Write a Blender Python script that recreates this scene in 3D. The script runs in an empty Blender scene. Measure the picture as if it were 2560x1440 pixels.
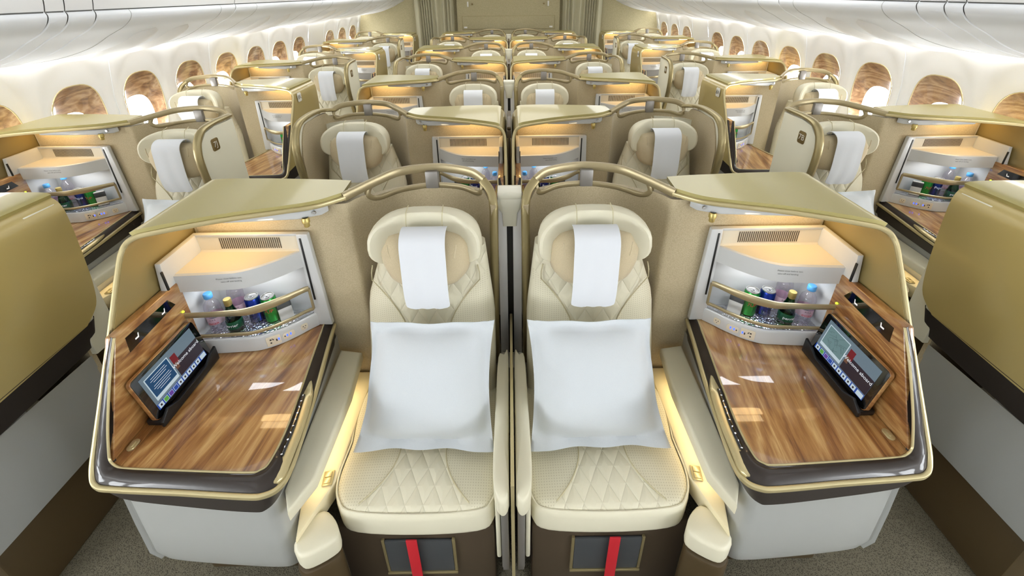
import bpy, bmesh, math, random
from mathutils import Vector, Matrix
random.seed(7)
PI = math.pi
sc = bpy.context.scene
COL = sc.collection
P = 1.084            # seat row pitch
SIDEDY = -0.10       # side rows stand a little nearer than the centre rows
S = 1                # mirror sign of what is being built

# ------------------------------------------------------------------ materials
def lin(c):
    return tuple(((v/255)/12.92 if v/255 <= .04045 else ((v/255+.055)/1.055)**2.4) for v in c) + (1,)
MATS = {}
class NT:
    def __init__(s, name):
        s.m = bpy.data.materials.new(name); s.m.use_nodes = True
        s.t = s.m.node_tree; s.b = s.t.nodes['Principled BSDF']
        s.out = [n for n in s.t.nodes if n.type == 'OUTPUT_MATERIAL'][0]
    def n(s, k, **kw):
        x = s.t.nodes.new(k)
        for a, b in kw.items():
            if a.startswith('_'): x.inputs[a[1:]].default_value = b
            else: setattr(x, a, b)
        return x
    def l(s, a, b): s.t.links.new(a, b)
    def math(s, op, a, b=None, c=None, clamp=False):
        x = s.t.nodes.new('ShaderNodeMath'); x.operation = op; x.use_clamp = clamp
        for i, v in enumerate((a, b, c)):
            if v is None: continue
            if isinstance(v, (int, float)): x.inputs[i].default_value = v
            else: s.l(v, x.inputs[i])
        return x.outputs[0]
    def ramp(s, fac, stops):
        r = s.t.nodes.new('ShaderNodeValToRGB'); e = r.color_ramp.elements
        while len(e) < len(stops): e.new(.5)
        for i, (p, c) in enumerate(stops): e[i].position = p; e[i].color = lin(c)
        s.l(fac, r.inputs[0]); return r.outputs[0]
    def bump(s, h, strength, dist):
        b = s.t.nodes.new('ShaderNodeBump'); b.inputs['Strength'].default_value = strength
        b.inputs['Distance'].default_value = dist; s.l(h, b.inputs['Height']); s.l(b.outputs[0], s.b.inputs['Normal'])
        return b
def base(name, col, rough=.5, metal=0, coat=0, crough=.05, spec=.5, sheen=0, emit=None, es=0):
    k = NT(name); b = k.b
    b.inputs['Base Color'].default_value = lin(col); b.inputs['Roughness'].default_value = rough
    b.inputs['Metallic'].default_value = metal; b.inputs['Coat Weight'].default_value = coat
    b.inputs['Coat Roughness'].default_value = crough; b.inputs['Specular IOR Level'].default_value = spec
    b.inputs['Sheen Weight'].default_value = sheen
    if emit:
        b.inputs['Emission Color'].default_value = lin(emit); b.inputs['Emission Strength'].default_value = es
    MATS[name] = k.m; return k
def noisebump(k, scale, strength, dist, detail=2):
    tc = k.n('ShaderNodeTexCoord'); nz = k.n('ShaderNodeTexNoise', _Scale=scale, _Detail=detail)
    k.l(tc.outputs['Object'], nz.inputs['Vector']); k.bump(nz.outputs['Fac'], strength, dist); return nz
k = base('leather', (228,222,197), .42, spec=.4); noisebump(k, 420, .12, .001)
k = base('leather_lit', (238,226,188), .42, spec=.4); noisebump(k, 420, .12, .001)  # same leather, the yellow glow of the armrest light put into its colour
def quilt(name, ax, w0, w1, yc, ysc, a, b):
    """ leather with a quilted middle panel and perforated flanks, pattern laid out on the cushion itself """
    k = base(name, (228,222,197), .42, spec=.4)
    tc = k.n('ShaderNodeTexCoord'); sp = k.n('ShaderNodeSeparateXYZ'); k.l(tc.outputs['Object'], sp.inputs[0])
    x = sp.outputs[0]; y = sp.outputs[ax]
    t = k.math('DIVIDE', k.math('SUBTRACT', y, yc), ysc)
    w = k.math('MULTIPLY_ADD', k.math('MULTIPLY', t, t), w1, w0)
    inside = k.math('LESS_THAN', k.math('ABSOLUTE', x), w)
    p = k.math('ADD', k.math('DIVIDE', x, a), k.math('DIVIDE', y, b)); q = k.math('SUBTRACT', k.math('DIVIDE', x, a), k.math('DIVIDE', y, b))
    h = k.math('MINIMUM', k.math('PINGPONG', p, .5), k.math('PINGPONG', q, .5))
    h = k.math('MULTIPLY', k.math('POWER', k.math('MINIMUM', k.math('MULTIPLY', h, 3.2), 1), .55), inside)
    # perforation
    px = k.math('SUBTRACT', k.math('FRACT', k.math('DIVIDE', x, .0085)), .5); py = k.math('SUBTRACT', k.math('FRACT', k.math('DIVIDE', y, .0085)), .5)
    d = k.math('SQRT', k.math('ADD', k.math('MULTIPLY', px, px), k.math('MULTIPLY', py, py)))
    hole = k.math('MULTIPLY', k.math('LESS_THAN', d, .2), k.math('SUBTRACT', 1, inside))
    mx = k.n('ShaderNodeMix', data_type='RGBA'); k.l(hole, mx.inputs['Factor'])
    mx.inputs['A'].default_value = lin((228,222,197)); mx.inputs['B'].default_value = lin((204,196,168))
    k.l(mx.outputs['Result'], k.b.inputs['Base Color'])
    k.bump(h, .8, .005)
quilt('quilt_seat', 1, .080, .105, -.09, .18, .058, .105)
quilt('quilt_back', 2, .070, .11, .72, .24, .066, .115)
k = base('piping', (196,186,150), .5)
def cloth(name, c1, c2, scale=260, bump=.35):
    k = base(name, c1, .85, sheen=.25)
    tc = k.n('ShaderNodeTexCoord'); nz = k.n('ShaderNodeTexNoise', _Scale=scale, _Detail=3, _Roughness=.7)
    k.l(tc.outputs['Object'], nz.inputs['Vector'])
    k.l(k.ramp(nz.outputs['Fac'], [(.35, c2), (.65, c1)]), k.b.inputs['Base Color'])
    k.bump(nz.outputs['Fac'], bump, .001)
cloth('cloth', (194,180,148), (174,158,126))
cloth('cloth_bulkhead', (194,184,148), (172,162,126), 130)
cloth('suede', (212,196,162), (196,180,146), 500, .15)
cloth('white_linen', (214,219,222), (208,213,217), 700, .1)
base('cover_cloth', (230,233,238), .9)
k = base('gold_gloss', (178,166,106), .34, .25, coat=.5, crough=.06); noisebump(k, 900, .03, .0005)
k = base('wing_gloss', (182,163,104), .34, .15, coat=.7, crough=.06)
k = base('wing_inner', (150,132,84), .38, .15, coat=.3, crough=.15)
base('champagne', (200,186,142), .33, .55)
base('bronze', (166,152,112), .34, .7)
base('bronze_rail', (168,154,120), .36, .6)
base('dark_gloss', (44,36,31), .5, coat=.45, crough=.05, spec=.2)
base('dark_matt', (46,40,37), .45)
base('brown_cloth', (64,51,34), .7)
base('brown_base', (74,59,34), .5, .2, coat=.2)
base('pedestal_paint', (166,167,163), .35, coat=.25, crough=.1)
base('white_plastic', (204,205,204), .35, coat=.25, crough=.1)
base('warm_plastic', (226,216,194), .42)
base('cream_plastic', (236,233,214), .32, coat=.5, crough=.08)
base('cabin_white', (244,244,244), .5)
base('bin_white', (243,246,250), .6)
base('seam', (165,165,162), .7)
base('black', (14,14,15), .4)
base('black_gloss', (8,8,9), .08, coat=1)
base('grey_metal', (150,146,142), .4, .5)
base('silver', (205,205,208), .25, .85)
base('plate_brown', (128,108,66), .4, .3)
base('plate_white', (236,234,226), .4)
base('ink', (40,38,36), .6)
base('ink_white', (240,240,240), .5, emit=(240,240,245), es=.4)
base('red_strap', (178,22,34), .65)
base('pocket_grey', (58,60,62), .6)
base('cap_blue', (88,164,226), .35)
base('can_blue', (24,48,140), .25, .7)
base('can_green', (40,150,60), .25, .7)
base('can_top', (190,190,188), .3, .9)
base('gold_foil', (196,176,110), .35, .7)
base('label_green', (18,84,52), .5)
base('label_pink', (226,190,206), .5)
base('label_red', (206,40,50), .5)
base('paper', (232,228,220), .6)
base('blue_led', (40,70,255), .4, emit=(50,80,255), es=3)
base('green_led', (60,255,90), .4, emit=(70,255,110), es=6)
base('yellow_led', (170,230,40), .4, emit=(180,235,40), es=4)
def scr(name, c, es=1.0): base(name, (0,0,0), .3, emit=c, es=es)
scr('scr_bg', (104,122,134), .9); scr('scr_light', (188,204,212), .95); scr('scr_navy', (22,70,110), .9); scr('scr_blue', (50,130,180), .9)
scr('scr_dark', (44,36,48), .8); scr('scr_red', (120,26,38), .8); scr('scr_skin', (120,84,66), .7); scr('scr_text', (235,240,245), 1)
scr('scr_green', (90,160,70), .9); scr('scr_purple', (96,60,150), .9); scr('scr_bar', (40,80,170), .8); scr('scr_map', (110,140,142), .8); scr('scr_mapline', (62,84,90), .8)
def lamp_mat(name, c, e): base(name, (0,0,0), .5, emit=c, es=e)
lamp_mat('lamp_warm', (255,214,150), 12); lamp_mat('wash_light', (255,252,246), 11); lamp_mat('cove_light', (250,250,255), 7)
def wood(name, scale, rot=0, cs=((84,50,24),(132,86,44),(164,118,66),(200,164,110)), gl=1.0, rough=.35):
    k = base(name, cs[1], rough, coat=gl, crough=.03)
    tc = k.n('ShaderNodeTexCoord'); mr = k.n('ShaderNodeMapping'); mr.inputs['Rotation'].default_value = (0,0,rot); k.l(tc.outputs['Object'], mr.inputs[0])
    mp = k.n('ShaderNodeMapping'); mp.inputs['Scale'].default_value = scale; k.l(mr.outputs[0], mp.inputs[0])
    n0 = k.n('ShaderNodeTexNoise', _Scale=2.2, _Detail=3, _Distortion=1.3); k.l(mp.outputs[0], n0.inputs['Vector'])
    n1 = k.n('ShaderNodeTexNoise', _Scale=6, _Detail=8, _Roughness=.62, _Distortion=1.3); k.l(mp.outputs[0], n1.inputs['Vector'])
    m2 = k.n('ShaderNodeMapping'); m2.inputs['Scale'].default_value = (4,.6,4); k.l(mp.outputs[0], m2.inputs[0])
    n2 = k.n('ShaderNodeTexNoise', _Scale=60, _Detail=5, _Roughness=.75); k.l(m2.outputs[0], n2.inputs['Vector'])
    rings = k.math('PINGPONG', k.math('MULTIPLY', n0.outputs['Fac'], 6.5), .5)
    f = k.math('ADD', k.math('ADD', k.math('MULTIPLY', rings, .42), k.math('MULTIPLY', n1.outputs['Fac'], .55)), k.math('MULTIPLY', n2.outputs['Fac'], .34))
    k.l(k.ramp(f, [(.33, cs[0]), (.46, cs[1]), (.58, cs[2]), (.74, cs[3])]), k.b.inputs['Base Color'])
wood('wood_table', (2.6, .36, 2), .16)
wood('wood_side', (2, .6, 3.5))
wood('wood_window', (2, .6, 2.8), 0, ((88,58,36),(130,94,62),(158,122,86),(188,158,124)))
def thin(name, tint, base_t=.93, gl=(255,255,255), pos=.1):
    k = NT(name); k.t.nodes.remove(k.b)
    tr = k.n('ShaderNodeBsdfTransparent'); tr.inputs[0].default_value = lin(tint)
    g = k.n('ShaderNodeBsdfGlossy'); g.inputs['Roughness'].default_value = .03
    fr = k.n('ShaderNodeLayerWeight'); fr.inputs['Blend'].default_value = .5
    f = k.math('MULTIPLY_ADD', k.math('POWER', fr.outputs['Facing'], 4.0), .55, .03+pos*.1, clamp=True)
    mx = k.n('ShaderNodeMixShader'); k.l(f, mx.inputs[0]); k.l(tr.outputs[0], mx.inputs[1]); k.l(g.outputs[0], mx.inputs[2]); k.l(mx.outputs[0], k.out.inputs[0])
    MATS[name] = k.m
thin('clear_pane', (250,250,250)); thin('clear_plastic', (240,243,246), pos=.1); thin('pet', (250,248,252), pos=.8)
thin('green_glass', (60,150,40), pos=.25)
k = base('carpet', (92,86,72), .95)
tc = k.n('ShaderNodeTexCoord'); nz = k.n('ShaderNodeTexVoronoi', _Scale=230); k.l(tc.outputs['Object'], nz.inputs['Vector'])
k.l(k.ramp(nz.outputs['Distance'], [(.1, (34,31,25)), (.5, (104,98,80))]), k.b.inputs['Base Color']); k.bump(nz.outputs['Distance'], .5, .003)
k = base('curtain', (186,180,150), .7, sheen=.3); noisebump(k, 300, .2, .001)
k = base('hammered', (214,214,218), .22, .9)
tc = k.n('ShaderNodeTexCoord'); nz = k.n('ShaderNodeTexVoronoi', _Scale=110); k.l(tc.outputs['Object'], nz.inputs['Vector']); k.bump(nz.outputs['Distance'], .9, .004)

# ------------------------------------------------------------------ mesh toolkit
def V(*a): return Vector(a)
class M:
    def __init__(s): s.v = []; s.f = []; s.mi = []; s.cur = 0
    def add(s, vs, fs):
        o = len(s.v); s.v += [tuple(p) for p in vs]
        for f in fs: s.f.append(tuple(i+o for i in f)); s.mi.append(s.cur)
        return s
    def grid(s, rows, cu=False, cv=False, flip=False):
        n, m = len(rows), len(rows[0]); vs = [p for r in rows for p in r]; fs = []
        for i in range(n if cu else n-1):
            for j in range(m if cv else m-1):
                a, b, c, d = i*m+j, i*m+(j+1) % m, ((i+1) % n)*m+(j+1) % m, ((i+1) % n)*m+j
                fs.append((a, d, c, b) if flip else (a, b, c, d))
        return s.add(vs, fs)
    def bm(s, b):
        b.verts.index_update(); vs = [v.co[:] for v in b.verts]; fs = [tuple(v.index for v in f.verts) for f in b.faces]
        b.free(); return s.add(vs, fs)
    def box(s, x0, x1, y0, y1, z0, z1, r=0, seg=2, mat=None):
        b = bmesh.new(); bmesh.ops.create_cube(b, size=1)
        for v in b.verts: v.co = ((x0+x1)/2+v.co.x*(x1-x0), (y0+y1)/2+v.co.y*(y1-y0), (z0+z1)/2+v.co.z*(z1-z0))
        if r: bmesh.ops.bevel(b, geom=b.edges[:], offset=r, segments=seg, profile=.5, affect='EDGES')
        if mat is not None: bmesh.ops.transform(b, matrix=mat, verts=b.verts)
        return s.bm(b)
    def prism(s, poly, d, r=0, seg=2):
        """ poly: list of 3-D points of one cap, d: extrusion vector """
        b = bmesh.new(); vs = [b.verts.new(p) for p in poly]; f = b.faces.new(vs)
        e = bmesh.ops.extrude_face_region(b, geom=[f]); nv = [g for g in e['geom'] if isinstance(g, bmesh.types.BMVert)]
        bmesh.ops.translate(b, vec=d, verts=nv); bmesh.ops.recalc_face_normals(b, faces=b.faces)
        if r:
            big = [f for f in b.faces if len(f.verts) == len(poly)]
            es = {ed for f in big for ed in f.edges}
            bmesh.ops.bevel(b, geom=list(es), offset=r, segments=seg, profile=.5, affect='EDGES')
        return s.bm(b)
    def sweep(s, path, prof, up=(0,0,1), closed=False, scale=None, caps=True):
        path = [Vector(p) for p in path]; n = len(path); up = Vector(up); rows = []; last = None
        for i, p in enumerate(path):
            a = path[(i-1) % n] if (closed or i) else p; c = path[(i+1) % n] if (closed or i < n-1) else p
            t = (c-a).normalized(); sd = t.cross(up)
            if sd.length < .15 and last is not None: sd = last - t*last.dot(t)
            elif sd.length < 1e-4: sd = t.cross(Vector((0,1,.01)))
            sd.normalize()
            if last is not None and sd.dot(last) < 0: sd = -sd
            last = sd; u = sd.cross(t).normalized(); k = scale[i] if scale else 1
            if isinstance(k, (int, float)): k = (k, k)
            rows.append([p+sd*q[0]*k[0]+u*q[1]*k[1] for q in prof])
        s.grid(rows, cu=closed, cv=True)
        if caps and not closed:
            m = len(prof); o = len(s.v)-n*m
            s.f.append(tuple(o+i for i in range(m))[::-1]); s.mi.append(s.cur)
            s.f.append(tuple(o+(n-1)*m+i for i in range(m))); s.mi.append(s.cur)
        return s
    def tube(s, path, r, n=8, **k): return s.sweep(path, [(r*math.cos(2*PI*i/n), r*math.sin(2*PI*i/n)) for i in range(n)], **k)
    def lathe(s, prof, c, n=20, ax='z'):
        rows = []
        for r, h in prof:
            row = []
            for i in range(n):
                a = 2*PI*i/n; x, y = r*math.cos(a), r*math.sin(a)
                row.append({'z': (c[0]+x, c[1]+y, c[2]+h), 'y': (c[0]+x, c[1]+h, c[2]-y), 'x': (c[0]+h, c[1]+x, c[2]+y)}[ax])
            rows.append(row)
        s.grid(rows, cv=True, flip=True)
        return s
    def shell(s, rows, th):
        """ a thick sheet from a grid of points """
        n, m = len(rows), len(rows[0]); back = []
        R = [[Vector(p) for p in r] for r in rows]
        for i in range(n):
            r = []
            for j in range(m):
                du = R[min(i+1, n-1)][j]-R[max(i-1, 0)][j]; dv = R[i][min(j+1, m-1)]-R[i][max(j-1, 0)]
                nn = du.cross(dv)
                if nn.length > 1e-9: nn.normalize()
                r.append(R[i][j]+nn*th)
            back.append(r)
        s.grid(R); s.grid(back, flip=True)
        edge = [(0, j) for j in range(m)]+[(i, m-1) for i in range(1, n)]+[(n-1, j) for j in range(m-2, -1, -1)]+[(i, 0) for i in range(n-2, 0, -1)]
        s.grid([[R[i][j] for i, j in edge], [back[i][j] for i, j in edge]], cv=True)
        return s
def ell(w, h, n=10, e=2.6):
    o = []
    for i in range(n):
        a = 2*PI*i/n; c, q = math.cos(a), math.sin(a)
        o.append((w*math.copysign(abs(c)**(2/e), c), h*math.copysign(abs(q)**(2/e), q)))
    return o
def cr(pts, n=6, closed=False):
    pts = [Vector(p) for p in pts]; L = len(pts); out = []
    for i in range(L if closed else L-1):
        g = (lambda k: pts[k % L]) if closed else (lambda k: pts[max(0, min(L-1, k))])
        a, b, c, d = g(i-1), g(i), g(i+1), g(i+2)
        for j in range(n):
            t = j/n
            out.append(.5*((2*b)+(c-a)*t+(2*a-5*b+4*c-d)*t*t+(3*b-a-3*c+d)*t**3))
    if not closed: out.append(pts[-1])
    return out
def resample(pts, n):
    pts = [Vector(p) for p in pts]; d = [0]
    for a, b in zip(pts, pts[1:]): d.append(d[-1]+(b-a).length)
    out = []; j = 0
    for i in range(n):
        t = d[-1]*i/(n-1)
        while j < len(d)-2 and d[j+1] < t: j += 1
        k = (t-d[j])/max(1e-9, d[j+1]-d[j]); out.append(pts[j].lerp(pts[j+1], min(1, max(0, k))))
    return out
def rrect(u0, u1, v0, v1, r, n=5):
    o = []
    for cx, cy, a0 in ((u1-r, v1-r, 0), (u0+r, v1-r, PI/2), (u0+r, v0+r, PI), (u1-r, v0+r, 1.5*PI)):
        for i in range(n+1):
            a = a0+PI/2*i/n; o.append((cx+r*math.cos(a), cy+r*math.sin(a)))
    return o

def link(o, parent=None):
    COL.objects.link(o)
    if parent: o.parent = parent
    return o
def wloc(o):
    p = Vector((0,0,0))
    while o: p += o.location; o = o.parent
    return p
def obj(name, m, mats, parent=None, loc=None, smooth=40, mirror=True, label=None):
    """ mesh given in suite coordinates (u outward, y forward, z up) -> object """
    sg = S if mirror else 1
    org = wloc(parent) if parent else Vector(loc or (0,0,0))
    me = bpy.data.meshes.new(name)
    vs = [(sg*p[0]-org.x, p[1]-org.y, p[2]-org.z) for p in m.v]
    fs = [f[::-1] for f in m.f] if sg < 0 else m.f
    me.from_pydata(vs, [], fs)
    for mn in ([mats] if isinstance(mats, str) else mats): me.materials.append(MATS[mn])
    me.polygons.foreach_set('material_index', m.mi)
    me.polygons.foreach_set('use_smooth', [bool(smooth)]*len(me.polygons))
    me.update(); me.validate()
    if smooth: me.set_sharp_from_angle(angle=math.radians(smooth))
    o = bpy.data.objects.new(name, me); link(o, parent)
    if not parent: o.location = org
    if label: o['label'] = label
    return o
def fixn(m):
    b = bmesh.new(); vs = [b.verts.new(p) for p in m.v]
    for f, mi in zip(m.f, m.mi):
        try: q = b.faces.new([vs[i] for i in f]); q.material_index = mi
        except ValueError: pass
    bmesh.ops.remove_doubles(b, verts=b.verts, dist=1e-6)
    bmesh.ops.recalc_face_normals(b, faces=b.faces); b.verts.index_update()
    m.v = [v.co[:] for v in b.verts]; m.f = [tuple(v.index for v in f.verts) for f in b.faces]; m.mi = [f.material_index for f in b.faces]; b.free(); return m
def thing(name, u, y, z=0, mirror=True):
    o = bpy.data.objects.new(name, None); o.empty_display_size = .1; link(o); o.location = ((S if mirror else 1)*u, y, z); return o
def tag(o, label, cat, group=None):
    o['label'] = label; o['category'] = cat
    if group: o['group'] = group
    return o
def struct(o, label=None):
    o['kind'] = 'structure'
    if label: o['label'] = label
    return o
def copy_tree(o, parent=None):
    c = o.copy()
    for q in ('label', 'group', 'category'):
        if parent is None and q in c: del c[q]
    COL.objects.link(c)
    if parent: c.parent = parent; c.matrix_parent_inverse = o.matrix_parent_inverse
    for ch in list(o.children): copy_tree(ch, c)
    return c
CACHE = {}; USED = {}
def place(key, fn, dx, dy, label, cat, group):
    """ builds the thing the first time, later copies it with its parts """
    if key not in CACHE:
        CACHE[key] = fn(); o = CACHE[key]; USED[key] = o.location.copy()
    else: o = copy_tree(CACHE[key])
    o.location = USED[key]+Vector((dx, dy, 0)); return tag(o, label, cat, group)

TXT = {}
def text2d(s, size):
    if (s, size) in TXT: return TXT[(s, size)]
    cu = bpy.data.curves.new('t', 'FONT'); cu.body = s; cu.size = size; cu.align_x = 'CENTER'; cu.align_y = 'CENTER'; cu.resolution_u = 3
    o = bpy.data.objects.new('t', cu); COL.objects.link(o); dg = bpy.context.evaluated_depsgraph_get(); dg.update()
    me = bpy.data.meshes.new_from_object(o.evaluated_get(dg))
    r = ([tuple(v.co[:2]) for v in me.vertices], [tuple(p.vertices) for p in me.polygons])
    bpy.data.objects.remove(o); bpy.data.curves.remove(cu); bpy.data.meshes.remove(me); TXT[(s, size)] = r; return r
def text(m, s, size, c, n, up, lift=.0006):
    """ lettering on a plane, never mirrored. c, n, up in suite coordinates """
    c, n, up = Vector(c), Vector(n).normalized(), Vector(up).normalized()
    n2, u2 = Vector((S*n.x, n.y, n.z)), Vector((S*up.x, up.y, up.z)); rt = u2.cross(n2).normalized(); u2 = n2.cross(rt)
    vs, fs = text2d(s, size); out = []
    for a, b in vs:
        p = Vector((S*c.x, c.y, c.z))+rt*a+u2*b+n2*lift; out.append((S*p.x, p.y, p.z))
    m.add(out, [f[::-1] for f in fs] if S < 0 else fs); return m
def flat(m, poly, c, rt, up, n, lift):
    """ small flat shape, poly in (right, up) units """
    c, rt, up, n = Vector(c), Vector(rt), Vector(up), Vector(n)
    m.add([c+rt*a+up*b+n*lift for a, b in poly], [tuple(range(len(poly)))]); return m

# ------------------------------------------------------------------ the seat
def slab(m, outline, z0, z1, r, dome=.0, inner=5, seg=4, zf=None):
    """ rounded upholstered slab over a closed outline of (u, y) """
    n = len(outline); cx = sum(p[0] for p in outline)/n; cy = sum(p[1] for p in outline)/n; rows = []
    def ring(k, z, dz=0):
        o = []
        for x, y in outline:
            dx, dy = x-cx, y-cy; L = math.hypot(dx, dy); q = max(0, (L-k)/L) if k < 1 else 0
            px, py = cx+dx*q, cy+dy*q; o.append((px, py, z+dz+(zf(px, py) if zf else 0)))
        return o
    for i in range(seg+1):
        a = PI/2*i/seg; rows.append(ring(r*(1-math.sin(a)), z0+r*(1-math.cos(a))))
    for i in range(seg+1):
        a = PI/2*i/seg; rows.append(ring(r*(1-math.cos(a)), z1-r*(1-math.sin(a))))
    for j in range(1, inner+1):
        t = j/inner; o = []
        for x, y in outline:
            dx, dy = x-cx, y-cy; L = math.hypot(dx, dy); q = (L-r)/L*(1-t); px, py = cx+dx*q, cy+dy*q
            o.append((px, py, z1+dome*(1-(1-t)**2)+(zf(px, py) if zf else 0)))
        rows.append(o)
    m.grid(rows, cv=True); s = len(rows)*n; return m
UC = .312
def build_seat():
    t = thing('airline_seat', UC, 1.05)
    # cushion
    ol = [Vector((p[0], p[1], 0)) for p in [(.06,1.24),(.05,1.0),(.048,.87),(.062,.80),(.11,.768),(.30,.758),(.50,.768),(.56,.80),(.588,.87),(.585,1.0),(.575,1.24)]]
    ol = [(p.x, p.y) for p in cr(ol, 4, closed=True)]
    m = slab(M(), ol, .345, .472, .032, dome=.012, inner=8); m = fixn(m)
    m.mi = [0 if sum(m.v[i][2] for i in f)/len(f) > .464 else 1 for f in m.f]
    cu = obj('seat_cushion', m, ['quilt_seat', 'leather'], t)
    def wseat(y): return .080+.105*((y-.96)/.18)**2
    def ztop(x, y):
        return .4735+.010*max(0, 1-((x-.315)/.27)**2)
    for sg in (-1, 1):
        pth = [(UC+sg*wseat(y), y, ztop(UC+sg*wseat(y), y)) for y in [.79+.02*i for i in range(15)]]
        obj('seam_piping', M().tube(pth, .0022, 6), 'piping', cu)
    pt = [(x, y, .462) for x, y in ol]; pt = [(UC+(p[0]-UC)*.985, 1.0+(p[1]-1.0)*.972, .4655) for p in pt]
    obj('edge_piping', M().tube(pt, .0032, 6, closed=True), 'leather', cu)
    # backrest: leaning slab
    def backrow(z):
        t_ = (z-.46)/.62; yb = 1.185+.095*t_
        w0 = .062+.02*max(0, t_-.6)/.4*1.4; w1 = .575-.045*t_-.05*max(0, t_-.7)/.3
        return yb, w0, w1
    rows = []
    for i in range(15):
        z = .44+.66*i/14; yb, a, b = backrow(z); row = []
        for p in ell((b-a)/2, .05, 28, 3.4):
            bulge = .018*max(0, 1-(p[0]/((b-a)/2))**2) if p[1] < 0 else 0
            row.append(((a+b)/2+p[0], yb+.05+p[1]-bulge, z))
        rows.append(row)
    m = M().grid(rows, cv=True); m.f.append(tuple(range(14*28, 15*28))); m.mi.append(0); fixn(m)
    m.mi = [0 if all(abs(m.v[i][0]-.31) < .235 for i in f) else 1 for f in m.f]
    bk = obj('backrest', m, ['quilt_back', 'leather'], t)
    for sg in (-1, 1):
        pth = []
        for i in range(15):
            z = .62+.42*i/14; yb, a, b = backrow(z); w = .070+.11*((z-.72)/.24)**2
            w = min(w, (b-a)/2-.012); x = UC+sg*w; pth.append((x, yb-.018*max(0, 1-((x-(a+b)/2)/((b-a)/2))**2)-.001, z))
        obj('seam_piping', M().tube(pth, .0022, 6), 'piping', bk)
    # winged headrest
    rows = []; N = 24; hc = .293
    for i in range(N+1):
        a = PI*i/N; rows.append((a,))
    def head(scale, y, drop=0):
        o = []
        for i in range(41):
            q = -1+2*i/40; o.append(q)
        return o
    m = M(); rows = []
    prof = [(0,.0),(.30,.004),(.6,.012),(.8,.03),(.93,.055),(1.0,.085)]
    # outline: arch; inside sampled by radial factor k
    def arch(a):   # a in 0..2pi, returns u,z
        c, s_ = math.cos(a), math.sin(a)
        e = 2/2.7; x = math.copysign(abs(c)**e, c)*.196; z = math.copysign(abs(s_)**e, s_)*(.108 if s_ > 0 else .095)
        return x, z
    NA = 40; front = []
    for kf, dy in [(0,0),(.25,0),(.5,-.002),(.7,-.008),(.84,-.022),(.93,-.030),(.98,-.026),(1.0,-.012),(1.0,.02),(.97,.05),(.9,.062),(.6,.066),(0,.066)]:
        row = []
        for i in range(NA):
            x, z = arch(2*PI*i/NA); wing = (abs(x)/.203)**3 * (-.035)
            row.append((hc+x*kf, 1.262+dy+wing*min(1, kf*1.1)+(0 if dy > 0 else -dy*(1-min(1, (abs(x)/.165))**3)*.9)+.012*(z/.118 if z > 0 else 0), 1.150+z*kf))
        front.append(row)
    m.grid(front, cv=True); fixn(m); hd = obj('headrest', m, 'leather', t)
    for sx in (-.062, .062):
        obj('seam_piping', M().tube([(hc+sx*1.0, 1.245, 1.20), (hc+sx, 1.247, 1.235), (hc+sx, 1.262, 1.262), (hc+sx*.98, 1.30, 1.27)], .0018, 6), 'piping', hd)
    # neck pillow, beige suede, soft wrapped shape
    m = M(); rows = []
    for kf, dy in [(0,-.05),(.3,-.05),(.6,-.044),(.82,-.03),(.94,-.012),(1,.01),(.96,.035),(.7,.045),(0,.045)]:
        row = []
        for i in range(36):
            a = 2*PI*i/36; c, s_ = math.cos(a), math.sin(a); e = 2/3.5
            x = math.copysign(abs(c)**e, c)*.158; z = math.copysign(abs(s_)**e, s_)*.102
            if z < 0: x *= 1-.20*(-z/.104)
            wr = .004*math.sin(9*a)*kf*(1 if z > .03 else .3)
            row.append((hc+(x+wr)*kf, 1.222+dy+.01*(z/.1), 1.093+z*kf+wr*.5))
        rows.append(row)
    m.grid(rows, cv=True); fixn(m); npil = obj('neck_pillow', m, 'suede', t, label='beige suede neck pillow')
    for sg in (-1, 1): obj('fold', M().tube([(hc+sg*.115, 1.175, 1.188), (hc+sg*.112, 1.169, 1.165), (hc+sg*.108, 1.168, 1.14)], .0025, 6), 'suede', npil)
    # centre armrest beside the divider
    ol = [(p.x, p.y) for p in cr([(.012,1.24,0),(.010,.80,0),(.012,.74,0),(.03,.722,0),(.052,.745,0),(.060,.82,0),(.058,1.0,0),(.052,1.235,0),(.03,1.25,0)], 4, closed=True)]
    m = slab(M(), ol, .545, .622, .012, .003, zf=lambda x, y: -.02*max(0, (.80-y)/.08)**2); fixn(m)
    obj('centre_armrest', m, 'leather', t, label='narrow cream armrest beside the divider')
    m = M().box(.014, .038, .76, .80, .16, .56, .003); m.box(.014, .038, .80, 1.2, .05, .545, .003)
    obj('armrest_post', m, 'grey_metal', t)
    m = M().box(.040, .056, .77, 1.2, .20, .53, .006); obj('armrest_pad', m, 'leather', t)
    # base with pocket and strap
    m = M().box(.063, .583, .79, 1.30, .0, .35, .01); bs = obj('seat_base', m, 'brown_cloth', t)
    m = M().box(.205, .43, .780, .79, .10, .285, .004); obj('pocket', m, 'pocket_grey', bs)
    m = M().box(.195, .44, .776, .79, .088, .098, .002); m.box(.195,.205,.78,.79,.1,.29,.002); m.box(.43,.44,.78,.79,.1,.29,.002); obj('pocket_rim', m, 'bronze', bs)
    m = M().box(.314, .350, .762, .768, .0, .325, .002); obj('pull_strap', m, 'red_strap', t, label='red pull strap hanging under the cushion')
    # side tray, switch, side armrest and foot pad
    m = M().prism([(.588,.86,.40),(.645,.70,.40),(.668,.78,.40),(.70,1.30,.40),(.585,1.30,.40)], (0,0,.075), .008)
    tr = obj('side_tray', m, 'leather_lit', t)
    m = M().box(-.017,.017,-.024,.024,-.002,.004,.003, mat=Matrix.Translation((.612,.868,.478)) @ Matrix.Rotation(-.16,4,'Z'))
    sw = obj('seat_switch', m, 'champagne', tr)
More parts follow.
